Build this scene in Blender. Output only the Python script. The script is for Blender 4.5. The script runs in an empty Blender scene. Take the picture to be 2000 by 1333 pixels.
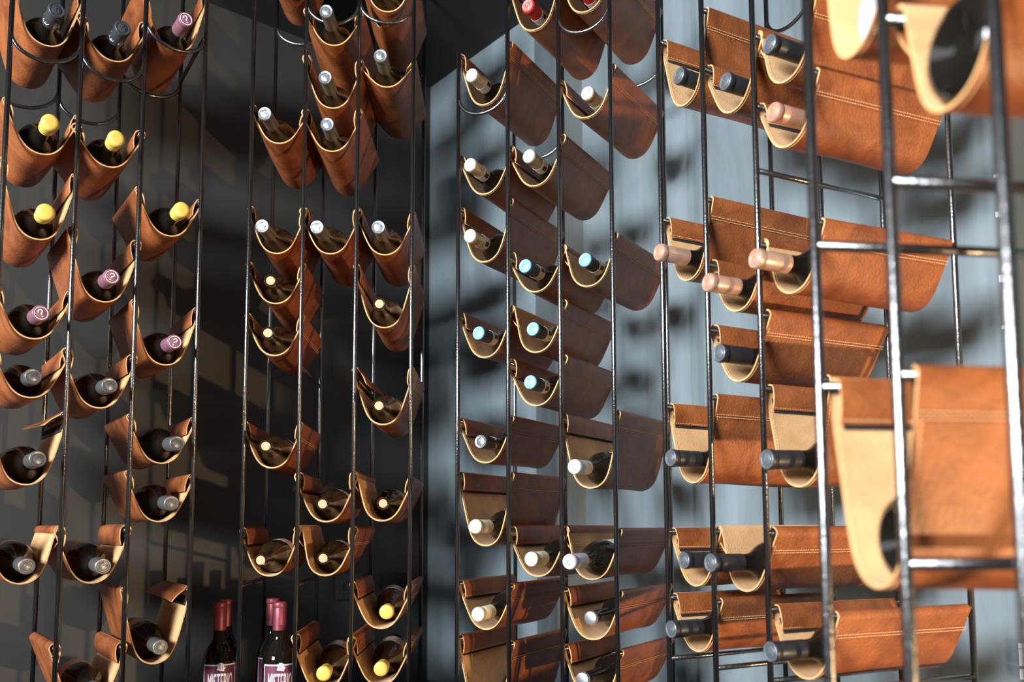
import bpy, math, random
from mathutils import Vector, Matrix, Euler
random.seed(7)
SC = bpy.context.scene
COL = SC.collection
EYE = 1.5                      # camera height above the floor

# ------------------------------------------------------------------ camera
FPX, CX, CY, PITCH, ROLL = 1670.0, 1000.0, 884.0, math.radians(4.96), math.radians(-0.15)
cam_d = bpy.data.cameras.new('camera'); cam = bpy.data.objects.new('camera', cam_d); COL.objects.link(cam)
cam_d.sensor_width = 36.0; cam_d.lens = FPX/2000*36.0; cam_d.shift_y = (CY-666.5)/2000.0
cam_d.clip_start = 0.02; cam_d.clip_end = 60
RM = Matrix.Rotation(math.pi/2+PITCH, 3, 'X') @ Matrix.Rotation(ROLL, 3, 'Z')
cam.matrix_world = Matrix.Translation((0, 0, EYE)) @ RM.to_4x4()
cam_d.dof.use_dof = True; cam_d.dof.focus_distance = 1.78; cam_d.dof.aperture_fstop = 3.3
SC.camera = cam
RI = RM.transposed()
def proj(p):
    v = RI @ (Vector(p)-Vector((0, 0, EYE)))
    return CX+FPX*v.x/-v.z, CY-FPX*v.y/-v.z
def z_at(xy, ypx):
    lo, hi = EYE-3.0, EYE+3.0
    for _ in range(40):
        m = (lo+hi)/2
        if proj((xy[0], xy[1], m))[1] > ypx: lo = m
        else: hi = m
    return (lo+hi)/2

# ------------------------------------------------------------------ world, lights, exposure
w = bpy.data.worlds.new('world'); SC.world = w; w.use_nodes = True
bg = w.node_tree.nodes['Background']; bg.inputs[0].default_value = (0.62, 0.72, 0.85, 1); bg.inputs[1].default_value = 0.06
def area(name, loc, target, sx, sy, power, color, spread=180):
    l = bpy.data.lights.new(name, 'AREA'); l.shape = 'RECTANGLE'; l.size = sx; l.size_y = sy
    l.energy = power; l.color = color; l.spread = math.radians(spread)
    o = bpy.data.objects.new(name, l); COL.objects.link(o); o.location = loc
    o.rotation_euler = (Vector(target)-Vector(loc)).to_track_quat('-Z', 'Y').to_euler(); return o
area('window_light', (-2.2, -1.45, EYE+0.85), (0.30, 1.7, EYE+0.55), 1.1, 0.75, 134, (0.90, 0.95, 1.0), 95)
area('side_window_light', (-3.0, -0.95, EYE+0.95), (0.3, -0.5, EYE+0.45), 3.3, 1.1, 46, (0.92, 0.96, 1.0))
kl = bpy.data.lights.new('low_sun_bounce', 'POINT'); kl.energy = 200; kl.color = (1.0, 0.66, 0.34); kl.shadow_soft_size = 0.035
ko = bpy.data.objects.new('low_sun_bounce', kl); COL.objects.link(ko); ko.location = (1.75, -0.10, EYE-0.80)
SC.view_settings.view_transform = 'Standard'; SC.view_settings.look = 'None'
SC.view_settings.gamma = 1; SC.view_settings.use_curve_mapping = False
SC.view_settings.exposure = 0.0

# ------------------------------------------------------------------ materials
MATS = {}
def mat(name, base, rough=0.5, metal=0.0, coat=0.0, var=None, scale=20, bump=0.0, bscale=120, spec=0.5, trans=0.0, detail=4, rvar=0.0, stretch=(1,1,1), sheen=0.0):
    m = bpy.data.materials.new(name); m.use_nodes = True; MATS[name] = m
    nt = m.node_tree; b = nt.nodes['Principled BSDF']; N = nt.nodes.new; Lk = nt.links.new
    b.inputs['Base Color'].default_value = (*base, 1); b.inputs['Roughness'].default_value = rough
    b.inputs['Metallic'].default_value = metal; b.inputs['Coat Weight'].default_value = coat
    b.inputs['Coat Roughness'].default_value = 0.06
    b.inputs['Specular IOR Level'].default_value = spec; b.inputs['Transmission Weight'].default_value = trans
    b.inputs['Sheen Weight'].default_value = sheen
    tc = N('ShaderNodeTexCoord'); mp = N('ShaderNodeMapping'); mp.inputs['Scale'].default_value = stretch
    Lk(tc.outputs['Object'], mp.inputs['Vector'])
    oi = N('ShaderNodeObjectInfo'); ad = N('ShaderNodeVectorMath'); ad.operation = 'MULTIPLY_ADD'
    cb = N('ShaderNodeCombineXYZ'); Lk(oi.outputs['Random'], cb.inputs[0]); Lk(oi.outputs['Random'], cb.inputs[2])
    Lk(cb.outputs[0], ad.inputs[0]); ad.inputs[1].default_value = (7, 7, 7); Lk(mp.outputs[0], ad.inputs[2])
    if var:
        n1 = N('ShaderNodeTexNoise'); n1.inputs['Scale'].default_value = scale; n1.inputs['Detail'].default_value = detail
        n1.inputs['Roughness'].default_value = 0.62; n1.inputs['Distortion'].default_value = 0.6
        Lk(ad.outputs[0], n1.inputs['Vector'])
        r = N('ShaderNodeValToRGB'); r.color_ramp.elements[0].position = 0.33; r.color_ramp.elements[1].position = 0.68
        r.color_ramp.elements[0].color = (*var, 1); r.color_ramp.elements[1].color = (*base, 1)
        Lk(n1.outputs['Fac'], r.inputs['Fac']); Lk(r.outputs[0], b.inputs['Base Color'])
        if rvar:
            mr = N('ShaderNodeMapRange'); mr.inputs['To Min'].default_value = rough-rvar; mr.inputs['To Max'].default_value = rough+rvar
            Lk(n1.outputs['Fac'], mr.inputs['Value']); Lk(mr.outputs[0], b.inputs['Roughness'])
    if bump:
        n2 = N('ShaderNodeTexNoise'); n2.inputs['Scale'].default_value = bscale; n2.inputs['Detail'].default_value = 6
        Lk(ad.outputs[0], n2.inputs['Vector'])
        bp = N('ShaderNodeBump'); bp.inputs['Strength'].default_value = bump; bp.inputs['Distance'].default_value = 0.002
        Lk(n2.outputs['Fac'], bp.inputs['Height']); Lk(bp.outputs[0], b.inputs['Normal'])
    return m
mat('leather_out', (0.375, 0.113, 0.030), 0.44, var=(0.175, 0.046, 0.013), scale=17, bump=0.5, bscale=240, detail=10, rvar=0.1)
mat('leather_in', (0.70, 0.405, 0.180), 0.85, var=(0.54, 0.295, 0.12), scale=18, bump=0.4, bscale=420, sheen=0.1)
mat('leather_edge', (0.68, 0.38, 0.15), 0.8, var=(0.50, 0.26, 0.09), scale=160)
mat('thread', (0.72, 0.42, 0.2), 0.8)
mat('hook_tape', (0.012, 0.012, 0.013), 0.95, bump=0.9, bscale=700)
mat('black_steel', (0.005, 0.005, 0.0055), 0.25, coat=0.5, bump=0.3, bscale=260)
MATS['black_steel'].node_tree.nodes['Principled BSDF'].inputs['IOR'].default_value = 2.4
mat('glass_dark', (0.010, 0.008, 0.006), 0.05, coat=0.0, spec=0.35, var=(0.006, 0.005, 0.004), scale=6)
mat('glass_brown', (0.024, 0.012, 0.005), 0.05, coat=0.2, spec=0.6, var=(0.016, 0.009, 0.004), scale=8)
mat('glass_clear', (0.34, 0.39, 0.43), 0.08, coat=0.8, spec=0.7)
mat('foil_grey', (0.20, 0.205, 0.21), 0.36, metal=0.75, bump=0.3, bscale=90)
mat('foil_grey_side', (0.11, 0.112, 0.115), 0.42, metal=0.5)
mat('foil_silver', (0.30, 0.33, 0.36), 0.36, metal=0.8, bump=0.5, bscale=160)
mat('foil_olive', (0.16, 0.15, 0.12), 0.42, metal=0.6)
mat('foil_black', (0.018, 0.019, 0.022), 0.42)
mat('foil_ink', (0.035, 0.037, 0.042), 0.36)
mat('foil_whitegold', (0.78, 0.76, 0.72), 0.36, metal=0.55)
mat('foil_champagne', (0.62, 0.50, 0.32), 0.36, metal=0.6)
mat('foil_purple', (0.23, 0.10, 0.135), 0.45, metal=0.25)
mat('foil_wine', (0.22, 0.045, 0.065), 0.42, metal=0.3)
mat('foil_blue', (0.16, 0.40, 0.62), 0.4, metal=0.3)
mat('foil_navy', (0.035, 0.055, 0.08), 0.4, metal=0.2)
mat('foil_red', (0.62, 0.035, 0.03), 0.36)
mat('foil_rose', (0.78, 0.50, 0.36), 0.32, metal=0.65)
mat('foil_copper', (0.66, 0.36, 0.24), 0.34, metal=0.5)
mat('foil_cream', (0.80, 0.74, 0.52), 0.5)
mat('foil_lilac', (0.66, 0.64, 0.72), 0.36, metal=0.4)
mat('wax_yellow', (0.66, 0.46, 0.09), 0.42, bump=0.2, bscale=60)
mat('cork', (0.56, 0.40, 0.23), 0.85, var=(0.34, 0.21, 0.11), scale=240)
mat('paper', (0.72, 0.68, 0.58), 0.7)
mat('paper_white', (0.80, 0.80, 0.78), 0.7)
mat('ink', (0.03, 0.03, 0.035), 0.6)
mat('ink_white', (0.85, 0.85, 0.83), 0.5)
mat('label_plum', (0.12, 0.018, 0.055), 0.6)
mat('label_art', (0.42, 0.46, 0.36), 0.6, var=(0.30, 0.20, 0.12), scale=50)
mat('crown_metal', (0.55, 0.58, 0.62), 0.3, metal=0.9)
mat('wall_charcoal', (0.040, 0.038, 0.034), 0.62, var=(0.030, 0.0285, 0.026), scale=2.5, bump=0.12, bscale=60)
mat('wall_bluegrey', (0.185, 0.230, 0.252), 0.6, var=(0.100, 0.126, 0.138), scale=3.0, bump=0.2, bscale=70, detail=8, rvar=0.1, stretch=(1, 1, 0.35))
mat('wall_chip', (0.75, 0.77, 0.78), 0.8)
mat('ceiling_black', (0.018, 0.018, 0.018), 0.75, bump=0.1, bscale=50)
mat('floor_dark', (0.06, 0.05, 0.045), 0.4, var=(0.04, 0.035, 0.03), scale=5)
mat('counter_dark', (0.02, 0.02, 0.021), 0.35)
mat('plate_black', (0.016, 0.016, 0.017), 0.3)
mat('plate_slot', (0.004, 0.004, 0.004), 0.5)

# ------------------------------------------------------------------ helpers
def link_mesh(name, verts, faces, mats, midx=None, parent=None, loc=(0, 0, 0), smooth=True):
    me = bpy.data.meshes.new(name); L = Vector(loc)
    me.from_pydata([tuple(Vector(v)-L) for v in verts], [], faces)
    for m in (mats if isinstance(mats, (list, tuple)) else [mats]): me.materials.append(MATS[m])
    if midx: me.polygons.foreach_set('material_index', midx)
    if smooth: me.polygons.foreach_set('use_smooth', [True]*len(me.polygons))
    me.update()
    o = bpy.data.objects.new(name, me); COL.objects.link(o)
    if parent: o.parent = parent
    else: o.location = L
    return o
def thing(name, label, cat, loc, group=None):
    o = bpy.data.objects.new(name, None); COL.objects.link(o); o.location = loc; o.empty_display_size = 0.02
    o['label'] = label; o['category'] = cat
    if group: o['group'] = group
    return o
def tube(pts, r, n=10, caps=True):
    V, F = [], []
    pts = [Vector(p) for p in pts]
    up = None
    for i, p in enumerate(pts):
        d = (pts[min(i+1, len(pts)-1)]-pts[max(i-1, 0)]).normalized()
        if up is None:
            a = Vector((0, 0, 1)) if abs(d.z) < 0.9 else Vector((1, 0, 0))
            up = (a-d*a.dot(d)).normalized()
        else: up = (up-d*up.dot(d)).normalized()
        s = d.cross(up)
        for k in range(n):
            t = 2*math.pi*k/n; V.append(p+(up*math.cos(t)+s*math.sin(t))*r)
    for i in range(len(pts)-1):
        for k in range(n):
            a, b = i*n+k, i*n+(k+1) % n
            F.append((a, b, b+n, a+n))
    if caps:
        F.append(tuple(range(n-1, -1, -1))); F.append(tuple(range((len(pts)-1)*n, len(pts)*n)))
    return V, F
def merge(parts):
    V, F = [], []
    for v, f in parts:
        o = len(V); V += list(v); F += [tuple(i+o for i in q) for q in f]
    return V, F
def box(c, ax, ay, az):
    c, ax, ay, az = map(Vector, (c, ax, ay, az))
    V = [c+ax*i+ay*j+az*k for i in (-1, 1) for j in (-1, 1) for k in (-1, 1)]
    return V, [(0, 1, 3, 2), (4, 6, 7, 5), (0, 4, 5, 1), (2, 3, 7, 6), (0, 2, 6, 4), (1, 5, 7, 3)]
def slab(poly, z0, z1):
    n = len(poly)
    V = [(x, y, z0) for x, y in poly]+[(x, y, z1) for x, y in poly]
    F = [tuple(range(n-1, -1, -1)), tuple(range(n, 2*n))]+[(i, (i+1) % n, (i+1) % n+n, i+n) for i in range(n)]
    return V, F
def struct(name, VF, m):
    o = link_mesh(name, VF[0], VF[1], m, smooth=False); o['kind'] = 'structure'; return o

# ------------------------------------------------------------------ room
WD = Vector((0.777, 0.629, 0)); RD = Vector((0.629, -0.777, 0))      # directions along the two walls
CORN = Vector((-0.270, 2.75, 0)); CEIL = EYE+1.468
def P(s, m): return CORN+WD*s+RD*m
def xy(v): return (v.x, v.y)
struct('floor', slab([(-4, -4), (4.5, -4), (4.5, 4.5), (-4, 4.5)], -0.1, 0), 'floor_dark')
struct('ceiling', slab([(-3.2, -0.2), (2.6, -0.2), (2.6, 4.5), (-3.2, 4.5)], CEIL, CEIL+0.1), 'ceiling_black')
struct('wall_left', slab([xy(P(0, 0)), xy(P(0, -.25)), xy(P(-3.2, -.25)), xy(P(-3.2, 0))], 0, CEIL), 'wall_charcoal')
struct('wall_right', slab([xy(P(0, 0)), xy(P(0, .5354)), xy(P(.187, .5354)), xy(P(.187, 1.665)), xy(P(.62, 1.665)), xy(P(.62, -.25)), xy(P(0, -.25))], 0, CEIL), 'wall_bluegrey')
struct('wall_back', slab([xy(P(.62, 1.5)), xy(P(.62, 3.4)), xy(P(.74, 3.4)), xy(P(.74, 1.5))], 0, CEIL), 'wall_bluegrey')
ch = []
for (yp, h) in ((345, 5), (420, 9), (545, 12), (770, 10), (1285, 26), (1318, 16), (1262, 8), (640, 6)):
    q = P(.187, 1.665); z = z_at(xy(q), yp); hh = h/1678*q.y*0.6
    ch.append(box(q+Vector((-.0015, -.0015, z)), RD*.004, WD*.003, Vector((0, 0, hh))))
V, F = merge(ch); o = link_mesh('paint_chip', V, F, 'wall_chip', smooth=False); o.parent = bpy.data.objects['wall_right']; o['kind'] = 'stuff'

# ------------------------------------------------------------------ racks: plan positions from the picture's bearings
FH = math.hypot(FPX, 145.0)
def U(x): return (x-1000.0)/FH
def front_line(angle, x0, x3, k, n, w=0.125):
    a = math.radians(angle); t = Vector((math.cos(a), -math.sin(a)))
    u0, u3 = U(x0), U(x3)
    # P0=(u0 Y, Y); P0+k*w*t has bearing u3
    Y = (k*w*t.x-u3*k*w*t.y)/(u3-u0)
    return [Vector((u0*Y, Y))+t*w*i for i in range(n)], t
def snap(p, t, x):            # slide along the front line onto a measured bearing
    u = U(x); s = (u*p.y-p.x)/(t.x-u*t.y); return p+t*s
def back(p, x, d):
    u = U(x); a = u*u+1; b = -2*(u*p.x+p.y); c = p.length_squared-d*d
    D = b*b-4*a*c
    Y = (-b+math.sqrt(max(D, 0)))/(2*a); q = Vector((u*Y, Y)); return q
RK = {}
def rack(key, angle, fx, bx, d, base, top=None):
    k = len(fx)-1 if fx[0] > -20 else len(fx)-2
    ii = 0 if fx[0] > -20 else 1
    pts, t = front_line(angle, fx[ii], fx[-1], k, len(fx))
    if ii: pts = [pts[0]-t*0.125]+pts[:-1]
    Fp = [snap(p, t, x) for p, x in zip(pts, fx)]
    if bx: Bp = [back(p, x, d) for p, x in zip(Fp, bx)]
    else:
        dd = Vector((-t.y, t.x)); Bp = [p+dd*d for p in Fp]
    RK[key] = dict(F=Fp, B=Bp, bars={}, base=base, parts=[], top=top or {}, t=t)
CT = EYE-0.48                 # top of the dark counter
rack('A', -35, [-28, 119, 248.6, 373.5], [-66, 76, 201, 324], .245, CT)
rack('B', -3.4, [472, 580, 688, 800], [518, 620, 725, 822], .29, CT)
rack('C', 26, [893, 993, 1097, 1203], [1006, 1105, 1203, 1310], .28, CT)
rack('D', 62.7, [1302.5, 1392, 1496.4, 1612], [1526, 1625, 1749, 1889], .29, CT)
rack('E', 83.2, [1610, 1766, 1996], None, .285, 0.0)
for k, R in RK.items():
    print('RACK', k, [tuple(round(c, 3) for c in p) for p in R['F']], [tuple(round(c, 3) for c in p) for p in R['B']],
          [round((a-b).length, 3) for a, b in zip(R['F'], R['F'][1:])], [round((a-b).length, 3) for a, b in zip(R['B'], R['B'][1:])])
def add_bar(key, i, z):
    L = RK[key]['bars'].setdefault(i, [])
    for q in L:
        if abs(q-z) < 0.014: return q
    L.append(z); return z

# counter that carries the racks (continuous along both walls)
front = [xy(P(-3.1, .02)), xy(P(-3.1, .62))]
fr = [RK['A']['F'][0]+Vector((.02, -.10)), RK['A']['F'][3]+Vector((.05, -.10)), RK['B']['F'][0]+Vector((0, -.06)), RK['B']['F'][3]+Vector((.02, -.05)),
      RK['C']['F'][0]+Vector((0, -.05)), RK['C']['F'][3]+Vector((.0, -.06)), RK['D']['F'][0]+Vector((-.05, -.03)), RK['D']['F'][3]+Vector((-.05, -.06))]
poly = [xy(P(-3.1, .005)), xy(P(-3.1, .60))]+[(p.x, p.y) for p in fr]+[xy(P(.182, 1.66)), xy(P(.182, .54)), xy(P(-.005, .54)), xy(P(-.005, .005))]
ct = thing('counter', 'dark counter running along both walls beneath the bottle racks', 'counter', (0, 2, 0))
V, F = slab(poly, CT-.04, CT); link_mesh('counter_top', V, F, 'counter_dark', parent=ct, loc=(0, 2, 0), smooth=False)
cx_ = sum(p[0] for p in poly)/len(poly); cy_ = sum(p[1] for p in poly)/len(poly)
V, F = slab([(p[0], p[1]+.03) for p in poly], 0, CT-.04); link_mesh('counter_base', V, F, 'counter_dark', parent=ct, loc=(0, 2, 0), smooth=False)

# ------------------------------------------------------------------ slings
TH = 0.0027
def profile(W, zl, zr, zb, lift, fl, flr, loose_l=0, loose_r=0):
    """cross-section in (a, z): returns body path, left flap path, right flap path"""
    rr = 0.0068+lift
    R = 0.0415
    C = Vector((W/2, zb+R))
    R = min(R, W*0.36)
    def side(px, z, sgn):
        # sgn -1: left anchor (body leaves its outer side), +1: right
        A = Vector((px+sgn*rr, z))
        v = C-A; dist = v.length
        ang = math.asin(min(.99, R/dist)); base = math.atan2(v.y, v.x)
        ta = base-ang*(-sgn) if sgn < 0 else base+ang*(-1)*(-1)
        # choose the tangent lying on the outer/lower side
        best = None
        for s in (-1, 1):
            th = base+s*ang; T = A+Vector((math.cos(th), math.sin(th)))*math.sqrt(max(dist*dist-R*R, 1e-6))
            if best is None or (T.x-best.x)*sgn > 0: best = T
        return A, best
    Al, Tl = side(0, zl, -1 if fl else 1); Ar, Tr = side(W, zr, 1 if flr else -1)
    # tangent points always on outer sides
    if not fl:
        _, Tl2 = side(0, zl, -1); Tl = Tl2
    if not flr:
        _, Tr2 = side(W, zr, 1); Tr = Tr2
    a0 = math.atan2((Tl-C).y, (Tl-C).x); a1 = math.atan2((Tr-C).y, (Tr-C).x)
    if a0 > 0: a0 -= 2*math.pi
    if a1 > 0: a1 -= 2*math.pi
    if a1 > math.pi/2: a1 -= 2*math.pi
    pts = []
    nl = 12
    for i in range(nl): pts.append(Al.lerp(Tl, i/nl))
    for i in range(17): 
        a = a0+(a1-a0)*i/16; pts.append(C+Vector((math.cos(a), math.sin(a)))*R)
    for i in range(1, nl+1): pts.append(Tr.lerp(Ar, i/nl))
    for _ in range(10):
        pts = [pts[0]]+[pts[i]*.5+(pts[i-1]+pts[i+1])*.25 for i in range(1, len(pts)-1)]+[pts[-1]]
    dz = zb-min(p.y for p in pts); top = max(zl, zr); n_ = len(pts)-1
    pts = [Vector((p.x, p.y+dz*math.sin(math.pi*i/n_)**.6 if 0 < i < n_ else p.y)) for i, p in enumerate(pts)]
    # arcs over the bars
    def arc(px, z, s0):          # from side s0 over the top to the crown
        return [Vector((px+s0*rr*math.cos(t), z+rr*math.sin(t))) for t in (0.45, 0.9, 1.3, math.pi/2)]
    sl = -1 if fl else 1; sr = 1 if flr else -1
    body = list(reversed(arc(0, zl, sl)))+pts+arc(W, zr, sr)
    def flap(px, z, s, A, T, loose, ln):
        out = [Vector((px+s*rr*math.cos(t), z+rr*math.sin(t))) for t in (math.pi/2, 1.1, .6, .1)]
        d = (T-A).normalized()
        # flap runs beside the body, on the bar's other side
        e = out[-1]; n = 6
        n_in = Vector((-d.y, d.x)); n_in = n_in if n_in.x*s > 0 else -n_in
        tgt = A+d*ln+n_in*(TH+.0022)
        if loose: tgt = e+Vector((s*math.sin(loose), -math.cos(loose)))*ln
        for i in range(1, n+1):
            f = i/n; out.append(e.lerp(tgt, f)+(n_in*.002*math.sin(f*math.pi)))
        return out, n_in
    fL, nL = flap(0, zl, -sl, Al, Tl, loose_l, .036)
    fR, nR = flap(W, zr, -sr, Ar, Tr, loose_r, .036)
    return body, fL, fR, (Al, Tl, nL), (Ar, Tr, nR)

def sheet(name, path_at, vs, outer_sign, root, loc, thick=TH, mats=('leather_out', 'leather_in', 'leather_edge'), wob=0.0):
    """path_at(v) -> list of 3D (point, normal); builds a thick sheet"""
    rows = [path_at(v) for v in vs]
    n = len(rows[0]); m = len(rows)
    V = []
    for r in rows:
        for p, nn in r: V.append(p+nn*thick/2)
    for r in rows:
        for p, nn in r: V.append(p-nn*thick/2)
    F, MI = [], []
    o = n*m
    for j in range(m-1):
        for i in range(n-1):
            a = j*n+i
            F.append((a, a+1, a+1+n, a+n)); MI.append(0)
            F.append((a+o, a+n+o, a+1+n+o, a+1+o)); MI.append(1)
    for i in range(n-1):
        F.append((i, i+o, i+1+o, i+1)); MI.append(2)
        a = (m-1)*n+i; F.append((a, a+1, a+1+o, a+o)); MI.append(2)
    for j in range(m-1):
        a = j*n; F.append((a, a+n, a+n+o, a+o)); MI.append(2)
        a = j*n+n-1; F.append((a, a+o, a+n+o, a+n)); MI.append(2)
    ob = link_mesh(name, V, F, list(mats), MI, root, loc)
    me = ob.data
    # sharp rims so the cut edge stays crisp
    import bmesh
    bm = bmesh.new(); bm.from_mesh(me)
    for e in bm.edges:
        if len(e.link_faces) == 2 and e.link_faces[0].material_index != e.link_faces[1].material_index: e.smooth = False
    bmesh.ops.recalc_face_normals(bm, faces=bm.faces); bm.to_mesh(me); bm.free()
    return ob

ORD = ['top', 'second', 'third', 'fourth', 'fifth', 'sixth', 'seventh', 'eighth']
RNAME = {'A': 'far left rack', 'B': 'centre left rack', 'C': 'middle rack by pale wall', 'D': 'right rack behind foreground rods', 'E': 'blurred foreground rack'}
CNAME = ['left column', 'middle column', 'right column']
CAPN = dict(grey='grey foil', script='charcoal foil', yellow='yellow wax', purple='purple foil', silver='silver foil', cork='bare cork', wgold='pale gold foil',
            blue='blue foil', red='red foil', cream='cream foil', white='white foil', lilac='lilac foil', rose='rose gold foil', copper='copper foil', steel='black foil', crown='crown',
            scriptc='black script foil', base='base outward', clear='clear glass')

def lerp2(a, b, v): return a+(b-a)*v
def make_sling(key, cell, idx, yl, yr, yb, cap, capxy, fl=1, flr=1, ll=0, lr=0, extra=''):
    R = RK[key]; F0, F1, B0, B1 = R['F'][cell], R['F'][cell+1], R['B'][cell], R['B'][cell+1]
    zl = add_bar(key, cell, z_at(F0, yl)-.011); zr = add_bar(key, cell+1, z_at(F1, yr)-.011)
    mid = (F0+F1)/2
    zb = z_at(lerp2(mid, (B0+B1)/2, .05), yb)+.002
    lift = 0.0 if cell != 1 else 0.0034
    d = ((F0-B0).length+(F1-B1).length)/2
    v0, v1 = .012/d, 1-.012/d
    loc = Vector((mid.x, mid.y, zb))
    rnd = random.Random(hash((key, cell, idx)) & 0xffff if False else (ord(key)*100+cell*10+idx))
    ph = rnd.uniform(0, 6)
    cache = {}
    def frame(v):
        a = lerp2(F0, B0, v); b = lerp2(F1, B1, v); W = (b-a).length; dr = (b-a).normalized()
        return a, dr, W
    def paths(v):
        k = round(v, 4)
        if k not in cache:
            a, dr, W = frame(v)
            sag = zb+0.003*math.sin(ph+v*5)*0.6+0.004*v*rnd.choice([0])
            cache[k] = (a, dr)+tuple(profile(W, zl, zr, sag, lift, fl, flr, ll, lr))
        return cache[k]
    def to3(a, dr, pts, flip=1):
        out = []
        for i, p in enumerate(pts):
            q0 = pts[max(i-1, 0)]; q1 = pts[min(i+1, len(pts)-1)]
            t = (q1-q0).normalized(); n = Vector((t.y, -t.x))*flip      # for left-to-right path: points down/out
            out.append((Vector((a.x+dr.x*p.x, a.y+dr.y*p.x, p.y)), Vector((dr.x*n.x, dr.y*n.x, n.y))))
        return out
    low = key in 'A' and idx == 99
    nm = CAPN[cap]
    lab = f"brown leather sling, {ORD[idx]} from top in {CNAME[cell]} of {RNAME[key]}"
    if extra: lab = f"brown leather sling {extra}, {ORD[idx]} from top, {CNAME[cell]}, {RNAME[key]}"
    root = thing('leather_sling', lab, 'sling', loc, 'leather slings on the ' + RNAME[key])
    vs = [v0+(v1-v0)*i/7 for i in range(8)]
    def bp(v):
        a, dr, body, *_ = paths(v); return to3(a, dr, body)
    sheet('pouch', bp, vs, 1, root, loc)
    e2 = 0.004/d
    for which, loose in ((3, ll), (4, lr)):
        def fp(v, w=which, loose=loose):
            a, dr = paths(v)[:2]; pts = paths(v)[w]
            if loose:
                k = (v-v0)/(v1-v0); s = 1 if w == 3 else -1
                pts = [p+Vector((s*.012*k*k*(i/len(pts)), .010*k*(i/len(pts)))) for i, p in enumerate(pts)]
            flip = -1 if w == 3 else 1
            # path starts at crown and runs down: outward finish faces away from the bar
            return to3(a, dr, pts, flip)
        body_in = fl if which == 3 else flr
        sheet('flap', fp, [v0+e2+(v1-v0-2*e2)*i/4 for i in range(5)], 1, root, loc, thick=TH*.8)
    # hook tape between flap and body, peeping out below the flap
    for w, ti in ((3, 5), (4, 6)):
        if (w == 3 and not fl) or (w == 4 and not flr): continue
        def tp(v, w=w, ti=ti):
            a, dr = paths(v)[:2]; A, T, nin = paths(v)[ti]
            dd = (T-A).normalized()
            pts = [A+dd*s+nin*(TH*.5+.0012) for s in (.016, .024, .032, .0405 if w == 3 else .036)]
            return to3(a, dr, pts, -1 if w == 3 else 1)
        sheet('hook_strip', tp, [v0+2*e2+(v1-v0-4*e2)*i/4 for i in range(5)], 1, root, loc, thick=.0014, mats=('hook_tape',)*3)
    # stitching: two rows under each fold + one along the mouth
    if key in 'CDE' or (key == 'B' and idx > 3):
        st = []
        L = d*(v1-v0); ns = int(L/.0052) if key in 'DE' else int(L/.008)
        for w, ti, sg in ((3, 5, -1), (4, 6, 1)):
            for s in (.029, .0335):
                for j in range(ns):
                    va = v0+(v1-v0)*(j+.2)/ns; vb = v0+(v1-v0)*(j+.8)/ns
                    q = []
                    for v in (va, vb):
                        a, dr = frame(v)[:2]
                        A, T, nin = paths(round(vs[0], 4))[ti]
                        if w == 4:
                            W = frame(v)[2]; off = W-frame(vs[0])[2]
                        else: off = 0
                        dd = (T-A).normalized()
                        # on the side the camera sees: outer face of right side, flap face on left side
                        if w == 4: p = A+dd*s-nin*(TH*.5+.0022)
                        else: p = A+dd*s+nin*(TH*1.5+.0031) if fl else A+dd*s+nin*(TH*.5+.0003)*(-1)
                        q.append(Vector((a.x+dr.x*(p.x+off), a.y+dr.y*(p.x+off), p.y)))
                    nn = (Vector((dr.x, dr.y, 0))*.0006); c = (q[0]+q[1])/2
                    st.append(box(c, (q[1]-q[0])/2, nn, Vector((0, 0, .00045))))
        # mouth row inside and outside
        a, dr, body, *_ = paths(round(vs[0], 4)); t3 = to3(a, dr, body)
        dep = Vector(((B0-F0).x, (B0-F0).y, 0)).normalized()
        for i in range(7, len(t3)-8):
            p, n = t3[i]; p2, n2 = t3[i+1]
            for s in (-1, 1):
                for f in (.25, .75):
                    c = p.lerp(p2, f)+n*s*(TH*.5+.0002)+dep*.0045
                    st.append(box(c, (p2-p)*.16, dep*.0005, n*.0004))
        V, F = merge(st); so = link_mesh('stitching', V, F, 'thread', parent=root, loc=loc, smooth=False)
    # ---------------- bottle
    if cap:
        make_bottle(key, cell, idx, cap, capxy, F0, F1, B0, B1, zb, d)
    return root

# bottle profile: distance from mouth top (0) to base (0.300)
GL = [(0.0, .0100), (.0005, .0138), (.004, .0145), (.012, .0145), (.014, .0138), (.045, .0140), (.075, .0150), (.086, .0175), (.096, .0235), (.106, .0300),
      (.116, .0345), (.128, .0370), (.142, .0377), (.285, .0377), (.292, .0368), (.297, .0330), (.299, .0270), (.292, .0150), (.282, .0)]
def lathe(prof, n=28):
    V, F = [], []
    for (s, r) in prof:
        if r <= 1e-6: V.append((0, 0, s)); 
        else: V += [(r*math.cos(2*math.pi*k/n), r*math.sin(2*math.pi*k/n), s) for k in range(n)]
    idx = 0; rows = []
    for (s, r) in prof:
        if r <= 1e-6: rows.append([idx]); idx += 1
        else: rows.append(list(range(idx, idx+n))); idx += n
    for a, b in zip(rows, rows[1:]):
        if len(a) == 1 and len(b) == 1: continue
        for k in range(n):
            k2 = (k+1) % n
            if len(a) == 1: F.append((a[0], b[k], b[k2]))
            elif len(b) == 1: F.append((a[k], b[0], a[k2]))
            else: F.append((a[k], b[k], b[k2], a[k2]))
    return V, F
MESH = {}
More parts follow.
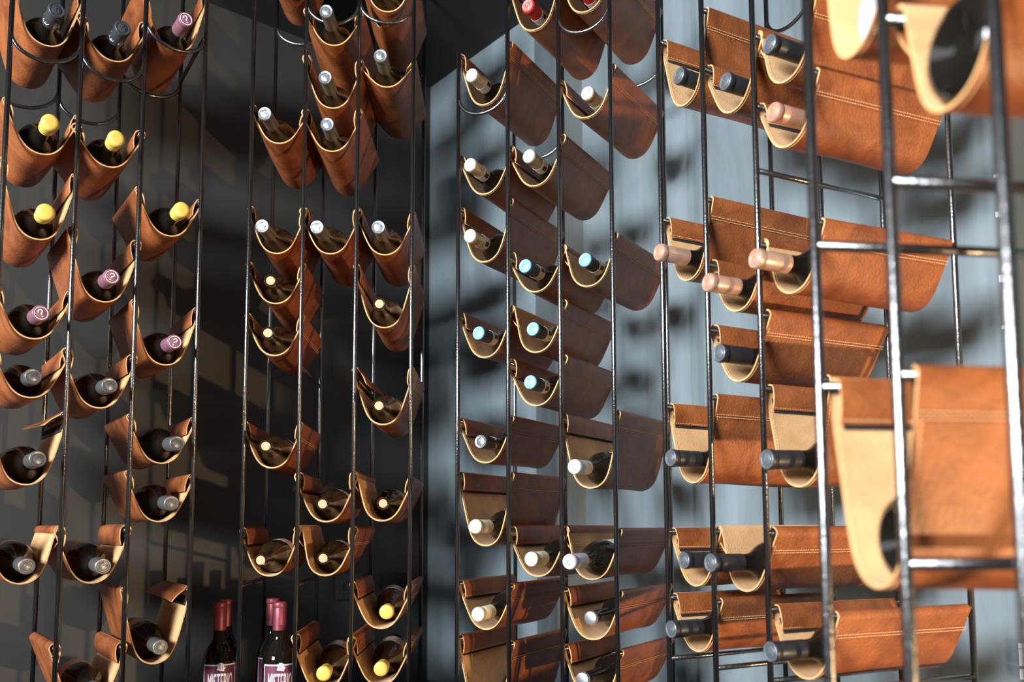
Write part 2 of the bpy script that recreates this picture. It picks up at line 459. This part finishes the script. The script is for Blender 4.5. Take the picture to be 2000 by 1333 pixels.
def cmesh(key, VF, mats, midx=None, smooth=True):
    if key in MESH: return MESH[key]
    me = bpy.data.meshes.new(key); me.from_pydata([tuple(v) for v in VF[0]], [], VF[1])
    for m in mats: me.materials.append(MATS[m])
    if midx: me.polygons.foreach_set('material_index', midx)
    if smooth:
        me.polygons.foreach_set('use_smooth', [True]*len(me.polygons))
        me.set_sharp_from_angle(angle=math.radians(40))
    import bmesh
    bm = bmesh.new(); bm.from_mesh(me); bmesh.ops.recalc_face_normals(bm, faces=bm.faces); bm.to_mesh(me); bm.free()
    me.update(); MESH[key] = me; return me
def part(name, me, parent, label=None):
    o = bpy.data.objects.new(name, me); COL.objects.link(o); o.parent = parent
    if label: o['label'] = label
    return o
def cap_prof(r=.0152, L=.058, lip=True):
    p = [(-.0016, 0), (-.0016, r*.60), (-.0010, r*.66), (-.0016, r*.74), (-.0018, r*.92), (-.0006, r*1.0)]
    if lip: p += [(.002, r*1.05), (.0085, r*1.05), (.0100, r*1.0), (.0112, r*.955), (.0125, r*.985)]
    p += [(L*.6, r*.985), (L, r*1.0), (L+.0003, r*.95)]
    return p
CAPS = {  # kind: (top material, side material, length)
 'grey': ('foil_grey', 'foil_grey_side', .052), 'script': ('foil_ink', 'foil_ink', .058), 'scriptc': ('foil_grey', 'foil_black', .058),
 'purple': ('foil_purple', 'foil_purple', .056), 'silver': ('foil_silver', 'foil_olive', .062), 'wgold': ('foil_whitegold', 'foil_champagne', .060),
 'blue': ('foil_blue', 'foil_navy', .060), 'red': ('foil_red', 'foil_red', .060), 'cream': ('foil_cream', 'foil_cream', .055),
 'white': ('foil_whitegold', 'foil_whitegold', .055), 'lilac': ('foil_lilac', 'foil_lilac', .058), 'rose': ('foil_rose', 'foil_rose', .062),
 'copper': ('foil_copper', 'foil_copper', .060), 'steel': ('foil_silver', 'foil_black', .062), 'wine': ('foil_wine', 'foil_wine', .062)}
def stroke(pts, wdt, z, r=None, th=.0003):
    """flat ribbon following 2D pts on the cap face (axis -z faces viewer)"""
    parts = []
    for a, b in zip(pts, pts[1:]):
        a = Vector((a[0], a[1], z)); b = Vector((b[0], b[1], z)); d = b-a
        n = Vector((-d.y, d.x, 0)).normalized()*wdt/2
        parts.append(box((a+b)/2, d*.56, n, Vector((0, 0, th))))
    return merge(parts)
def side_stroke(pts, wdt, r):
    parts = []
    for a, b in zip(pts, pts[1:]):
        def m(q): return Vector((r*math.cos(q[0]), r*math.sin(q[0]), q[1]))
        A, B = m(a), m(b); d = B-A
        out = Vector((A.x+B.x, A.y+B.y, 0)).normalized(); n = out.cross(d).normalized()*wdt/2
        parts.append(box((A+B)/2, d*.6, n, out*.0002))
    return merge(parts)
def ring2(r, n=24): return [(r*math.cos(2*math.pi*i/n), r*math.sin(2*math.pi*i/n)) for i in range(n+1)]
def dress(root, cap, brown=False, blen=.300):
    """parts of a bottle in its own frame: mouth at z=0, base at z=.300"""
    gm = 'glass_clear' if cap == 'clear' else ('glass_brown' if brown else 'glass_dark')
    dl = .300-blen
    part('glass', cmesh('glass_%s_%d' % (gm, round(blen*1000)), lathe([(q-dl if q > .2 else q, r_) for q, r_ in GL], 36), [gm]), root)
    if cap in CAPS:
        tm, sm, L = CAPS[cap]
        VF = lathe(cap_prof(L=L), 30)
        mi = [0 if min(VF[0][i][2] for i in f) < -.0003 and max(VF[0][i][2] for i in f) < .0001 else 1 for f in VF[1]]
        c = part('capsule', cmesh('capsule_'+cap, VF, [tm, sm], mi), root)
        emb = 'foil_whitegold'
        if cap == 'purple':
            m1 = stroke(ring2(.0118), .0009, -.0019); S = [(.0040, .0030), (.0030, .0062), (-.0008, .0070), (-.0036, .0046), (-.0030, .0014), (.0002, -.0006), (.0006, -.0032)]
            m2 = stroke(S, .0017, -.0019); m3 = stroke([(.0006, -.0058), (.0006, -.0078)], .002, -.0019)
            part('emblem', cmesh('emb_purple', merge([m1, m2, m3]), ['ink_white'], smooth=False), c)
        elif cap in ('grey', 'steel', 'silver', 'scriptc'):
            rn = random.Random(3); ps = [stroke(ring2(.0098), .0007, -.0017)]
            for k in range(9):
                x, y = rn.uniform(-.006, .006), rn.uniform(-.006, .006); a = rn.uniform(0, 3)
                ps.append(stroke([(x, y), (x+.003*math.cos(a), y+.003*math.sin(a)), (x+.003*math.cos(a)-.002, y+.003*math.sin(a)+.002)], .0008, -.0017, th=.0005))
            part('embossing', cmesh('emb_'+cap, merge(ps), ['foil_silver' if cap != 'grey' else 'foil_grey'], smooth=False), c)
        elif cap in ('script',):
            part('embossing', cmesh('emb_script', merge([stroke([(-.005, -.004), (-.002, 0), (-.005, .004)], .0014, -.0018, th=.0006), stroke([(.001, -.002), (.004, .001), (.001, .004)], .0014, -.0018, th=.0006)]), ['foil_grey'], smooth=False), c)
        elif cap in ('wgold', 'white', 'cream', 'lilac'):
            ps = [stroke(ring2(.0122), .0004, -.0017)]
            if cap in ('wgold',): ps += [stroke([(.002, .001), (.0028, .0018)], .0012, -.0018), stroke([(-.006, .005), (-.008, .001), (-.006, -.003)], .0007, -.0018)]
            if cap in ('lilac', 'white'): ps += [stroke([(-.005, .004), (-.001, .005), (-.004, .001), (0, .001)], .0007, -.0018), stroke([(.001, .002), (.004, .003), (.003, -.003), (.0, -.004)], .0007, -.0018), stroke([(-.005, -.003), (-.003, -.006), (-.001, -.003)], .0007, -.0018)]
            part('print', cmesh('emb_'+cap, merge(ps), ['ink' if cap != 'cream' else 'foil_champagne'], smooth=False), c)
        elif cap in ('blue', 'red', 'rose', 'copper'):
            ps = [stroke(ring2(.0112), .0008, -.0018), stroke(ring2(.0078), .0005, -.0018), stroke([(-.003, -.003), (0, .004), (.003, -.003)], .0008, -.0018), stroke([(-.004, .002), (.004, .002)], .0007, -.0018)]
            part('embossing', cmesh('emb_'+cap, merge(ps), [{'blue': 'foil_silver', 'red': 'ink_white', 'rose': 'foil_copper', 'copper': 'foil_rose'}[cap]], smooth=False), c)
        if cap in ('script', 'scriptc'):
            ps = []
            for base in (0, 1.6, 3.2, 4.8):
                P0 = [(base+.0, .040), (base+.15, .046), (base+.35, .048), (base+.5, .045), (base+.4, .041), (base+.3, .044), (base+.5, .050), (base+.75, .049), (base+.95, .045), (base+.85, .042)]
                ps.append(side_stroke(P0, .0007, .0153))
            part('script_print', cmesh('side_'+cap, merge(ps), ['ink_white'], smooth=False), c)
        if cap in ('wgold', 'blue', 'red'):
            z0, z1 = (.040, .062)
            nl = part('neck_label', cmesh('necklabel'+cap, lathe([(z0, .01535), (z0, .0157), (z1, .0157), (z1, .01535)], 30), ['paper'], smooth=False), root)
            ps = []
            for k in range(26):
                a = k*.05+ (0 if k < 13 else 2.5); zz = z0+.006
                for q in (0, 1): ps.append(side_stroke([(a+q*math.pi, zz), (a+q*math.pi, zz+.011)], .0003+.0003*((k*7) % 3), .0158))
            part('barcode', cmesh('barcode', merge(ps), ['ink'], smooth=False), nl)
    elif cap == 'yellow':
        pr = [(-.004, 0), (-.0045, .008), (-.0038, .0135), (-.001, .0162), (.004, .0170), (.010, .0168), (.013, .0152), (.016, .0158), (.022, .0158), (.034, .0150), (.040, .0146)]
        part('wax_cap', cmesh('waxcap', lathe(pr, 30), ['wax_yellow']), root)
    elif cap == 'cork':
        part('cork', cmesh('corkm', lathe([(-.0006, 0), (-.0006, .0096), (.001, .0098), (.004, .0098)], 24), ['cork']), root)
        part('lip_ring', cmesh('lipring', lathe([(-.0002, .0102), (-.0008, .0120), (.001, .0146), (.010, .0152), (.012, .0142)], 24), ['glass_brown']), root)
    elif cap == 'crown':
        n = 63; V, F = [], []
        def rr(k, r): return r*(1+.045*math.cos(k*2*math.pi/3))
        rows = [(-.0045, .0), (-.0045, .0110), (-.0036, .0136), (.0005, .0152), (.0022, .0158)]
        V.append((0, 0, -.0045))
        for s, r in rows[1:]:
            for k in range(n):
                q = r if r < .014 else rr(k, r); a = 2*math.pi*k/n; V.append((q*math.cos(a), q*math.sin(a), s))
        for k in range(n): F.append((0, 1+k, 1+(k+1) % n))
        for j in range(len(rows)-2):
            for k in range(n): a = 1+j*n+k; b = 1+j*n+(k+1) % n; F.append((a, a+n, b+n, b))
        part('crown_cap', cmesh('crowncap', (V, F), ['crown_metal']), root)

def make_bottle(key, cell, idx, cap, capxy, F0, F1, B0, B1, zb, d):
    ax2 = ((B0+B1)/2-(F0+F1)/2)
    mid = (F0+F1)/2; n2 = ax2.normalized(); dl = ax2.length
    zc = zb+.001+TH+.0377; R = RK[key]; t = (F1-F0).normalized()
    if cap in ('base', 'clear') or capxy is None:
        # base towards the room
        s0 = .012 if (key, cell) == ('E', 1) else .03
        bp = mid+n2*s0; p_front = Vector((bp.x, bp.y, zc)); dirv = Vector((n2.x, n2.y, 0))
        blen = .240; tip = p_front+dirv*blen; dirv = -dirv
        if cap == 'cream': tip = Vector((mid.x+n2.x*.03, mid.y+n2.y*.03, zc)); dirv = -dirv; blen = .240
    else:
        px, py = capxy; body_s = None
        z = zc; s = -.03
        for _ in range(12):
            # solve distance along the axis so the cap lands on its column
            lo, hi = -.14, .14
            for _ in range(30):
                m = (lo+hi)/2; q = mid+n2*m; x = proj((q.x, q.y, z))[0]
                x2 = proj((q.x+n2.x*.001, q.y+n2.y*.001, z))[0]
                if (x < px) == (x2 > x): lo = m
                else: hi = m
            s = m; q = mid+n2*s; z = z_at(q, py)
        s_raw = s; z_raw = z-zc
        smin, smax = (-.085, .045) if key != 'A' else (-.075, .06)
        s = max(smin, min(smax, s))
        if key in 'AB': s = max(-.065, min(.035, s))
        q = mid+n2*s
        # lateral shift to land on px
        lat = 0
        for _ in range(8):
            x = proj((q.x+t.x*lat, q.y+t.y*lat, z))[0]; x2 = proj((q.x+t.x*(lat+.001), q.y+t.y*(lat+.001), z))[0]
            lat += (px-x)/(x2-x)*.001
            z = z_at((q.x+t.x*lat, q.y+t.y*lat), py)
        lat_c = max(-.038, min(.038, lat)); z = max(zc-.006, min(zc+.055, z))
        print('BOT', key, cell, idx, cap, 's=%.3f raw=%.3f lat=%.3f dz=%.3f zraw=%.3f sag=%.3f' % (s, s_raw, lat, z-zc, z_raw, 0))
        tip = Vector((q.x+t.x*lat_c, q.y+t.y*lat_c, z))
        bq = mid+n2*(s+.215); dz = z-zc
        body = Vector((bq.x, bq.y, zc+(dz*.283 if dz > 0 else -dz*.8)))
        blen = min(.300, math.floor((d-.012-s)/.005)*.005)
        dirv = (body-tip).normalized()
    adj = {'blue': '', 'red': ''}
    nm = CAPN[cap]
    if cap == 'cork': what = 'brown wine bottle with bare cork'
    elif cap == 'crown': what = 'dark bottle with silver crown cap'
    elif cap == 'base': what = 'dark bottle lying base outward'
    elif cap == 'clear': what = 'clear bottle lying base outward'
    elif cap == 'yellow': what = 'dark wine bottle with yellow wax cap'
    else: what = f'dark wine bottle with {nm}'
    place = {'A': 'far left rack', 'B': 'centre left rack', 'C': 'middle rack', 'D': 'right rack', 'E': 'foreground rack'}[key]
    lab = f"{what}, {ORD[idx]} from top, {CNAME[cell]}, {place}"
    root = thing('wine_bottle', lab, 'bottle', tip, 'wine bottles in the slings')
    # +z of bottle frame = from mouth to base; keep x axis horizontal-ish
    root.rotation_mode = 'QUATERNION'
    zax = dirv; xax = Vector((0, 0, 1)).cross(zax).normalized(); yax = zax.cross(xax)
    M = Matrix((xax, yax, zax)).transposed()
    spin = Matrix.Rotation(random.Random(ord(key)*97+cell*13+idx).uniform(-.5, .5), 3, 'Z')
    root.rotation_quaternion = (M @ spin).to_quaternion()
    dress(root, cap, brown=(key == 'B'), blen=blen)
    if key == 'B' and cap == 'yellow' or (key == 'C' and idx == 7):
        lb = part('label', cmesh('label_art', lathe([(.150, .0378), (.150, .0381), (.205, .0381), (.205, .0378)], 36), ['label_art'], smooth=False), root)
    elif not (cap in ('base', 'clear')):
        part('label', cmesh('label_plain', lathe([(.160, .0378), (.160, .0380), (.210, .0380), (.210, .0378)], 36), ['paper'], smooth=False), root)
    return root

S = make_sling
# rack A --------------------------------------------------------------------------------------------
S('A', 0, 0, -95, -35, 89, 'script', (111, 20))
S('A', 0, 1, 182, 216, 301, 'yellow', (99, 244))
S('A', 0, 2, 299, 331, 471, 'yellow', (90, 425))
S('A', 0, 3, 548, 562, 663, 'purple', (80, 616))
S('A', 0, 4, 668, 677, 778, 'grey', (65, 736))
S('A', 0, 5, 790, 799, 951, 'grey', (74, 897), lr=.9, extra='with flap sticking out')
S('A', 0, 6, 1027, 1027, 1143, 'grey', (52, 1107), flr=0)
S('A', 1, 0, 20, 36, 121, 'script', (240, 55))
S('A', 1, 1, 236, 249, 329, 'yellow', (228, 274))
S('A', 1, 2, 437, 465, 592, 'purple', (218, 543))
S('A', 1, 3, 676, 690, 798, 'grey', (214, 759))
S('A', 1, 4, 1030, 1026, 1142, 'grey', (201, 1107))
S('A', 1, 5, 1258, 1256, 1385, 'grey', (195, 1352))
S('A', 2, 0, -60, -28, 101, 'purple', (363, 42))
S('A', 2, 1, 358, 382, 463, 'yellow', (356, 410))
S('A', 2, 2, 579, 595, 714, 'purple', (341, 670))
S('A', 2, 3, 804, 811, 906, 'grey', (346, 868))
S('A', 2, 4, 915, 923, 1020, 'grey', (335, 984))
S('A', 2, 5, 1145, 1143, 1300, 'grey', (313, 1265), lr=.8, extra='with curled flap')
# rack B
S('B', 0, 0, -178, -172, -72, 'silver', (520, -130))
S('B', 0, 1, 196, 207, 284, 'silver', (517, 230))
S('B', 0, 2, 395, 401, 498, 'silver', (512, 442))
S('B', 0, 3, 505, 508, 595, 'cork', (528, 565))
S('B', 0, 4, 606, 609, 697, 'cork', (523, 664))
S('B', 0, 5, 819, 820, 917, 'cork', (519, 872))
S('B', 0, 6, 1028, 1027, 1127, 'cork', (509, 1095))
S('B', 1, 0, 8, 14, 90, 'silver', (637, 34))
S('B', 1, 1, 100, 110, 215, 'silver', (635, 170))
S('B', 1, 2, 201, 207, 299, 'silver', (639, 258))
S('B', 1, 3, 400, 402, 498, 'silver', (619, 444))
S('B', 1, 4, 922, 920, 1022, 'cork', (630, 985))
S('B', 1, 5, 1027, 1028, 1128, 'cork', (631, 1091), fl=0)
S('B', 1, 6, 1240, 1244, 1350, 'yellow', (632, 1317))
S('B', 2, 0, -75, -75, 26, 'silver', (726, -20))
S('B', 2, 1, 108, 109, 174, 'silver', (743, 120))
S('B', 2, 2, 405, 406, 499, 'silver', (739, 444))
S('B', 2, 3, 509, 511, 642, 'cork', (741, 599))
S('B', 2, 4, 712, 712, 833, 'cork', (740, 797), ll=.5, extra='with loose left flap')
S('B', 2, 5, 920, 927, 1020, 'cork', (748, 984), fl=0)
S('B', 2, 6, 1134, 1138, 1231, 'yellow', (755, 1200))
S('B', 2, 7, 1244, 1250, 1342, 'yellow', (744, 1317))
# rack C
S('C', 0, 0, 98, 73, 205, 'wgold', (921, 147))
S('C', 0, 1, 297, 280, 382, 'wgold', (918, 322))
S('C', 0, 2, 398, 381, 512, 'wgold', (918, 461))
S('C', 0, 3, 604, 594, 699, 'blue', (935, 651))
S('C', 0, 4, 813, 808, 905, 'scriptc', (939, 863))
S('C', 0, 5, 919, 919, 1067, 'cream', (928, 1029))
S('C', 0, 6, 1131, 1137, 1233, 'cream', (933, 1201))
S('C', 0, 7, 1239, 1250, 1400, 'cream', None)
S('C', 1, 0, -60, -85, 59, 'red', (1031, 11))
S('C', 1, 1, 278, 257, 365, 'wgold', (1033, 305))
S('C', 1, 2, 488, 474, 573, 'blue', (1026, 520))
S('C', 1, 3, 592, 582, 691, 'blue', (1041, 643), fl=0)
S('C', 1, 4, 699, 690, 795, 'blue', (1036, 747))
S('C', 1, 5, 1027, 1027, 1129, 'cream', (1037, 1093))
S('C', 2, 0, -75, -105, 24, 'red', (1136, -22))
S('C', 2, 1, 148, 117, 230, 'wgold', (1147, 182))
S('C', 2, 2, 467, 447, 561, 'blue', (1143, 508), fl=0)
S('C', 2, 3, 803, 797, 954, 'white', (1122, 912))
S('C', 2, 4, 1027, 1029, 1133, 'lilac', (1112, 1098), fl=0)
S('C', 2, 5, 1145, 1151, 1250, 'crown', (1154, 1208))
S('C', 2, 6, 1258, 1267, 1370, 'crown', (1138, 1328))
# rack D
S('D', 0, 0, 71, 8, 204, 'steel', (1326, 148))
S('D', 0, 1, 419, 378, 550, 'rose', (1287, 493))
S('D', 0, 2, 784, 765, 947, 'steel', (1310, 895))
S('D', 0, 3, 1028, 1027, 1145, 'steel', (1336, 1095))
S('D', 0, 4, 1156, 1165, 1276, 'steel', (1311, 1230))
S('D', 1, 0, 123, 58, 220, 'steel', (1417, 159))
S('D', 1, 1, 505, 465, 611, 'rose', (1383, 552))
S('D', 1, 2, 633, 603, 746, 'steel', (1405, 690))
S('D', 1, 3, 1027, 1029, 1157, 'steel', (1388, 1100), fl=0)
S('D', 2, 0, 57, -25, 159, 'steel', (1503, 86), fl=0)
S('D', 2, 1, 194, 126, 286, 'copper', (1510, 219))
S('D', 2, 2, 462, 420, 576, 'rose', (1475, 505), fl=0)
S('D', 2, 3, 746, 727, 952, 'steel', (1498, 898))
S('D', 2, 4, 1178, 1190, 1327, 'steel', (1505, 1274))
# rack E (close to the lens)
S('E', 0, 0, -260, -420, 107, 'clear', None, fl=0)
S('E', 0, 1, 733, 705, 1157, 'base', None)
S('E', 1, 0, 12, -230, 207, 'base', None, fl=0)

# ------------------------------------------------------------------ rack frames
HOOPS = [('A', 0, 55, 81), ('A', 1, 92, 120), ('A', 2, 30, 69), ('B', 1, 0, 4), ('B', 2, -2, 5), ('B', 0, -91, -88), ('C', 0, 187, 164), ('C', 2, 28, 0), ('D', 0, -46, -130)]
EXTRA = [('B', 1, 716), ('B', 0, 1145), ('B', 1, 1143), ('A', 1, 1285), ('D', 2, 333), ('D', 0, 1287), ('D', 1, 1306), ('D', 2, 1331), ('D', 3, 1350), ('E', 0, 480), ('E', 1, 355), ('E', 1, 1103)]
RLAB = {'A': 'black steel rod bottle rack at the far left, facing right', 'B': 'black steel rod bottle rack left of the wall corner',
        'C': 'black steel rod bottle rack before of the pale wall, right of the corner', 'D': 'black steel rod bottle rack with long visible slings, behind the blurred rods',
        'E': 'thick looking blurred black steel rack closest to the camera at right'}
for key, R in RK.items():
    b0 = R['F'][0]; loc = Vector((b0.x, b0.y, R['base']))
    root = thing('bottle_rack', RLAB[key], 'rack', loc, 'steel rod bottle racks')
    for i in range(len(R['F'])):
        for nm, pp in (('F', R['F'][i]), ('B', R['B'][i])):
            top = CEIL
            if key == 'C' and i == 0: top = R['bars'][0][0]+.0015 if True else CEIL
            if key == 'C' and i == 0: top = max(R['bars'][0])+.005
            V, F = tube([(pp.x, pp.y, R['base']), (pp.x, pp.y, top)], .005, 12)
            link_mesh('upright', V, F, 'black_steel', parent=root, loc=loc)
    for (k, c, yl, yr) in HOOPS:
        if k != key: continue
        zl = z_at(R['F'][c], yl); zr = z_at(R['F'][c+1], yr)
        for pa, pb in ((R['F'][c], R['F'][c+1]), (R['B'][c], R['B'][c+1])):
            pts = []
            for j in range(21):
                a = math.pi*j/20; f = (1-math.cos(a))/2; z = zl+(zr-zl)*f-.056*math.sin(a)**.9
                p = pa+(pb-pa)*f; pts.append((p.x, p.y, z))
            V, F = tube(pts, .0042, 10); link_mesh('hoop', V, F, 'black_steel', parent=root, loc=loc)
        if key == 'A' and c == 2: add_bar(key, c+1, zr)
    for (k, i, y) in EXTRA:
        if k == key: add_bar(key, i, z_at(R['F'][i], y))
    for i, zs in R['bars'].items():
        for z in zs:
            a, b = R['F'][i], R['B'][i]
            V, F = tube([(a.x, a.y, z), (b.x, b.y, z)], .0045 if key != 'E' else .005, 10)
            link_mesh('crossbar', V, F, 'black_steel', parent=root, loc=loc)

# ------------------------------------------------------------------ upright bottles with plum labels
def label_text(txt, r, parent, size, zc, a0, m, squeeze=.42):
    cu = bpy.data.curves.new('t', 'FONT'); cu.body = txt; cu.size = 1; cu.align_x = 'CENTER'; cu.extrude = 0
    to = bpy.data.objects.new('t', cu); COL.objects.link(to)
    dg = bpy.context.evaluated_depsgraph_get(); me = bpy.data.meshes.new_from_object(to.evaluated_get(dg))
    bpy.data.objects.remove(to)
    for v in me.vertices:
        x = v.co.x*size*squeeze; zz = zc+v.co.y*size; a = a0+x/r
        v.co = (r*math.cos(a), r*math.sin(a), zz)
    me.materials.append(MATS[m]); o = bpy.data.objects.new('lettering', me); COL.objects.link(o); o.parent = parent; return o
UP = [(434, 1176, 2.02, 'front left of the standing pairs', 0), (446, 1171, 2.12, 'behind the leftmost standing bottle', 0),
      (549.5, 1176, 2.02, 'front bottle of the right standing pair', 0), (536, 1169, 2.12, 'back bottle of the right standing pair', 0)]
for (px, py, Y, ds, _) in UP:
    u = U(px); base = Vector((u*Y, Y, CT))
    H = .312; x, y = base.x, base.y
    ztop = z_at((x, y), py); sc = (ztop-CT)/.302
    root = thing('wine_bottle', f'upright dark wine bottle, wine-red capsule and plum label, {ds}', 'bottle', base, 'upright bottles with plum labels')
    prof = [(.302*1-s, r) for s, r in GL]
    # frame: z up from base
    def up(VF): return ([(a, b, .300-c) for a, b, c in VF[0]], VF[1])
    g = part('glass', cmesh('glass_up', up(lathe(GL, 40)), ['glass_dark']), root)
    part('capsule', cmesh('capsule_up', up(lathe(cap_prof(L=.062), 30)), ['foil_wine']), root)
    ang = math.atan2(-y, -x)+.12
    n = 24; span = 2.2; V, F = [], []
    for k in range(n+1):
        a = -span/2+span*k/n
        for (rr, z) in ((.0379, .055), (.0384, .055), (.0384, .165), (.0379, .165)): V.append((rr*math.cos(a), rr*math.sin(a), z))
    for k in range(n):
        for q in range(4): a = k*4+q; b = k*4+(q+1) % 4; F.append((a, b, b+4, a+4))
    lb = part('label', cmesh('label_back', (V, F), ['paper_white'], smooth=False), root)
    lb.rotation_euler = (0, 0, ang)
    V, F = [], []
    for k in range(n+1):
        a = -(span-.16)/2+(span-.16)*k/n
        for z in (.058, .162): V.append((.0386*math.cos(a), .0386*math.sin(a), z))
    for k in range(n): F.append((2*k, 2*k+2, 2*k+3, 2*k+1))
    pl = part('label_field', cmesh('label_plum', (V, F), ['label_plum'], smooth=False), lb)
    label_text('MISTERIO', .0390, lb, .060, .104, 0, 'ink_white', .235)
    # skeletal hand over the label's upper edge
    hs = []
    for k in range(4):
        a = -.16+k*.10
        hs.append(side_stroke([(a, .154), (a+.02, .160), (a, .169-.002*abs(k-1.5))], .0028, .0394))
    hs.append(side_stroke([(-.18, .154), (.16, .152)], .003, .0394)); hs.append(side_stroke([(.16, .154), (.26, .158)], .0024, .0394))
    part('hand_print', cmesh('hand_print', merge(hs), ['ink_white'], smooth=False), lb)
    root.scale = (1, 1, sc)

# ------------------------------------------------------------------ wall plates
def on_left_wall(px, py):
    u = U(px); s = (.27+2.75*u)/(.777-.629*u); q = P(s, 0); return Vector((q.x, q.y, z_at(xy(q), py)))
NW = Vector((.629, -.777, 0))
for (px, py, wd, hh, nm) in ((680, 1146, .045, .037, 'black wall switch plate behind the slings, left of the pair'), (770, 1142, .045, .037, 'black wall socket plate nearest the room corner, right of the pair')):
    c = on_left_wall(px, py); root = thing('socket_plate', nm, 'socket', c, 'black plates on the dark wall')
    V, F = box(c+NW*.005, WD*wd, Vector((0, 0, hh)), NW*.005); link_mesh('plate', V, F, 'plate_black', parent=root, loc=c, smooth=False)
    for k in (-1, 1):
        V, F = box(c+NW*.011+WD*k*.018, WD*.013, Vector((0, 0, .020)), NW*.0015); link_mesh('rocker', V, F, 'plate_black', parent=root, loc=c, smooth=False)
        V, F = box(c+NW*.0128+WD*k*.018, WD*.004, Vector((0, 0, .012)), NW*.0004); link_mesh('slot', V, F, 'plate_slot', parent=root, loc=c, smooth=False)
print('objects', len(bpy.data.objects), 'tris~', sum(len(o.data.polygons)*2 for o in bpy.data.objects if o.type == 'MESH'))
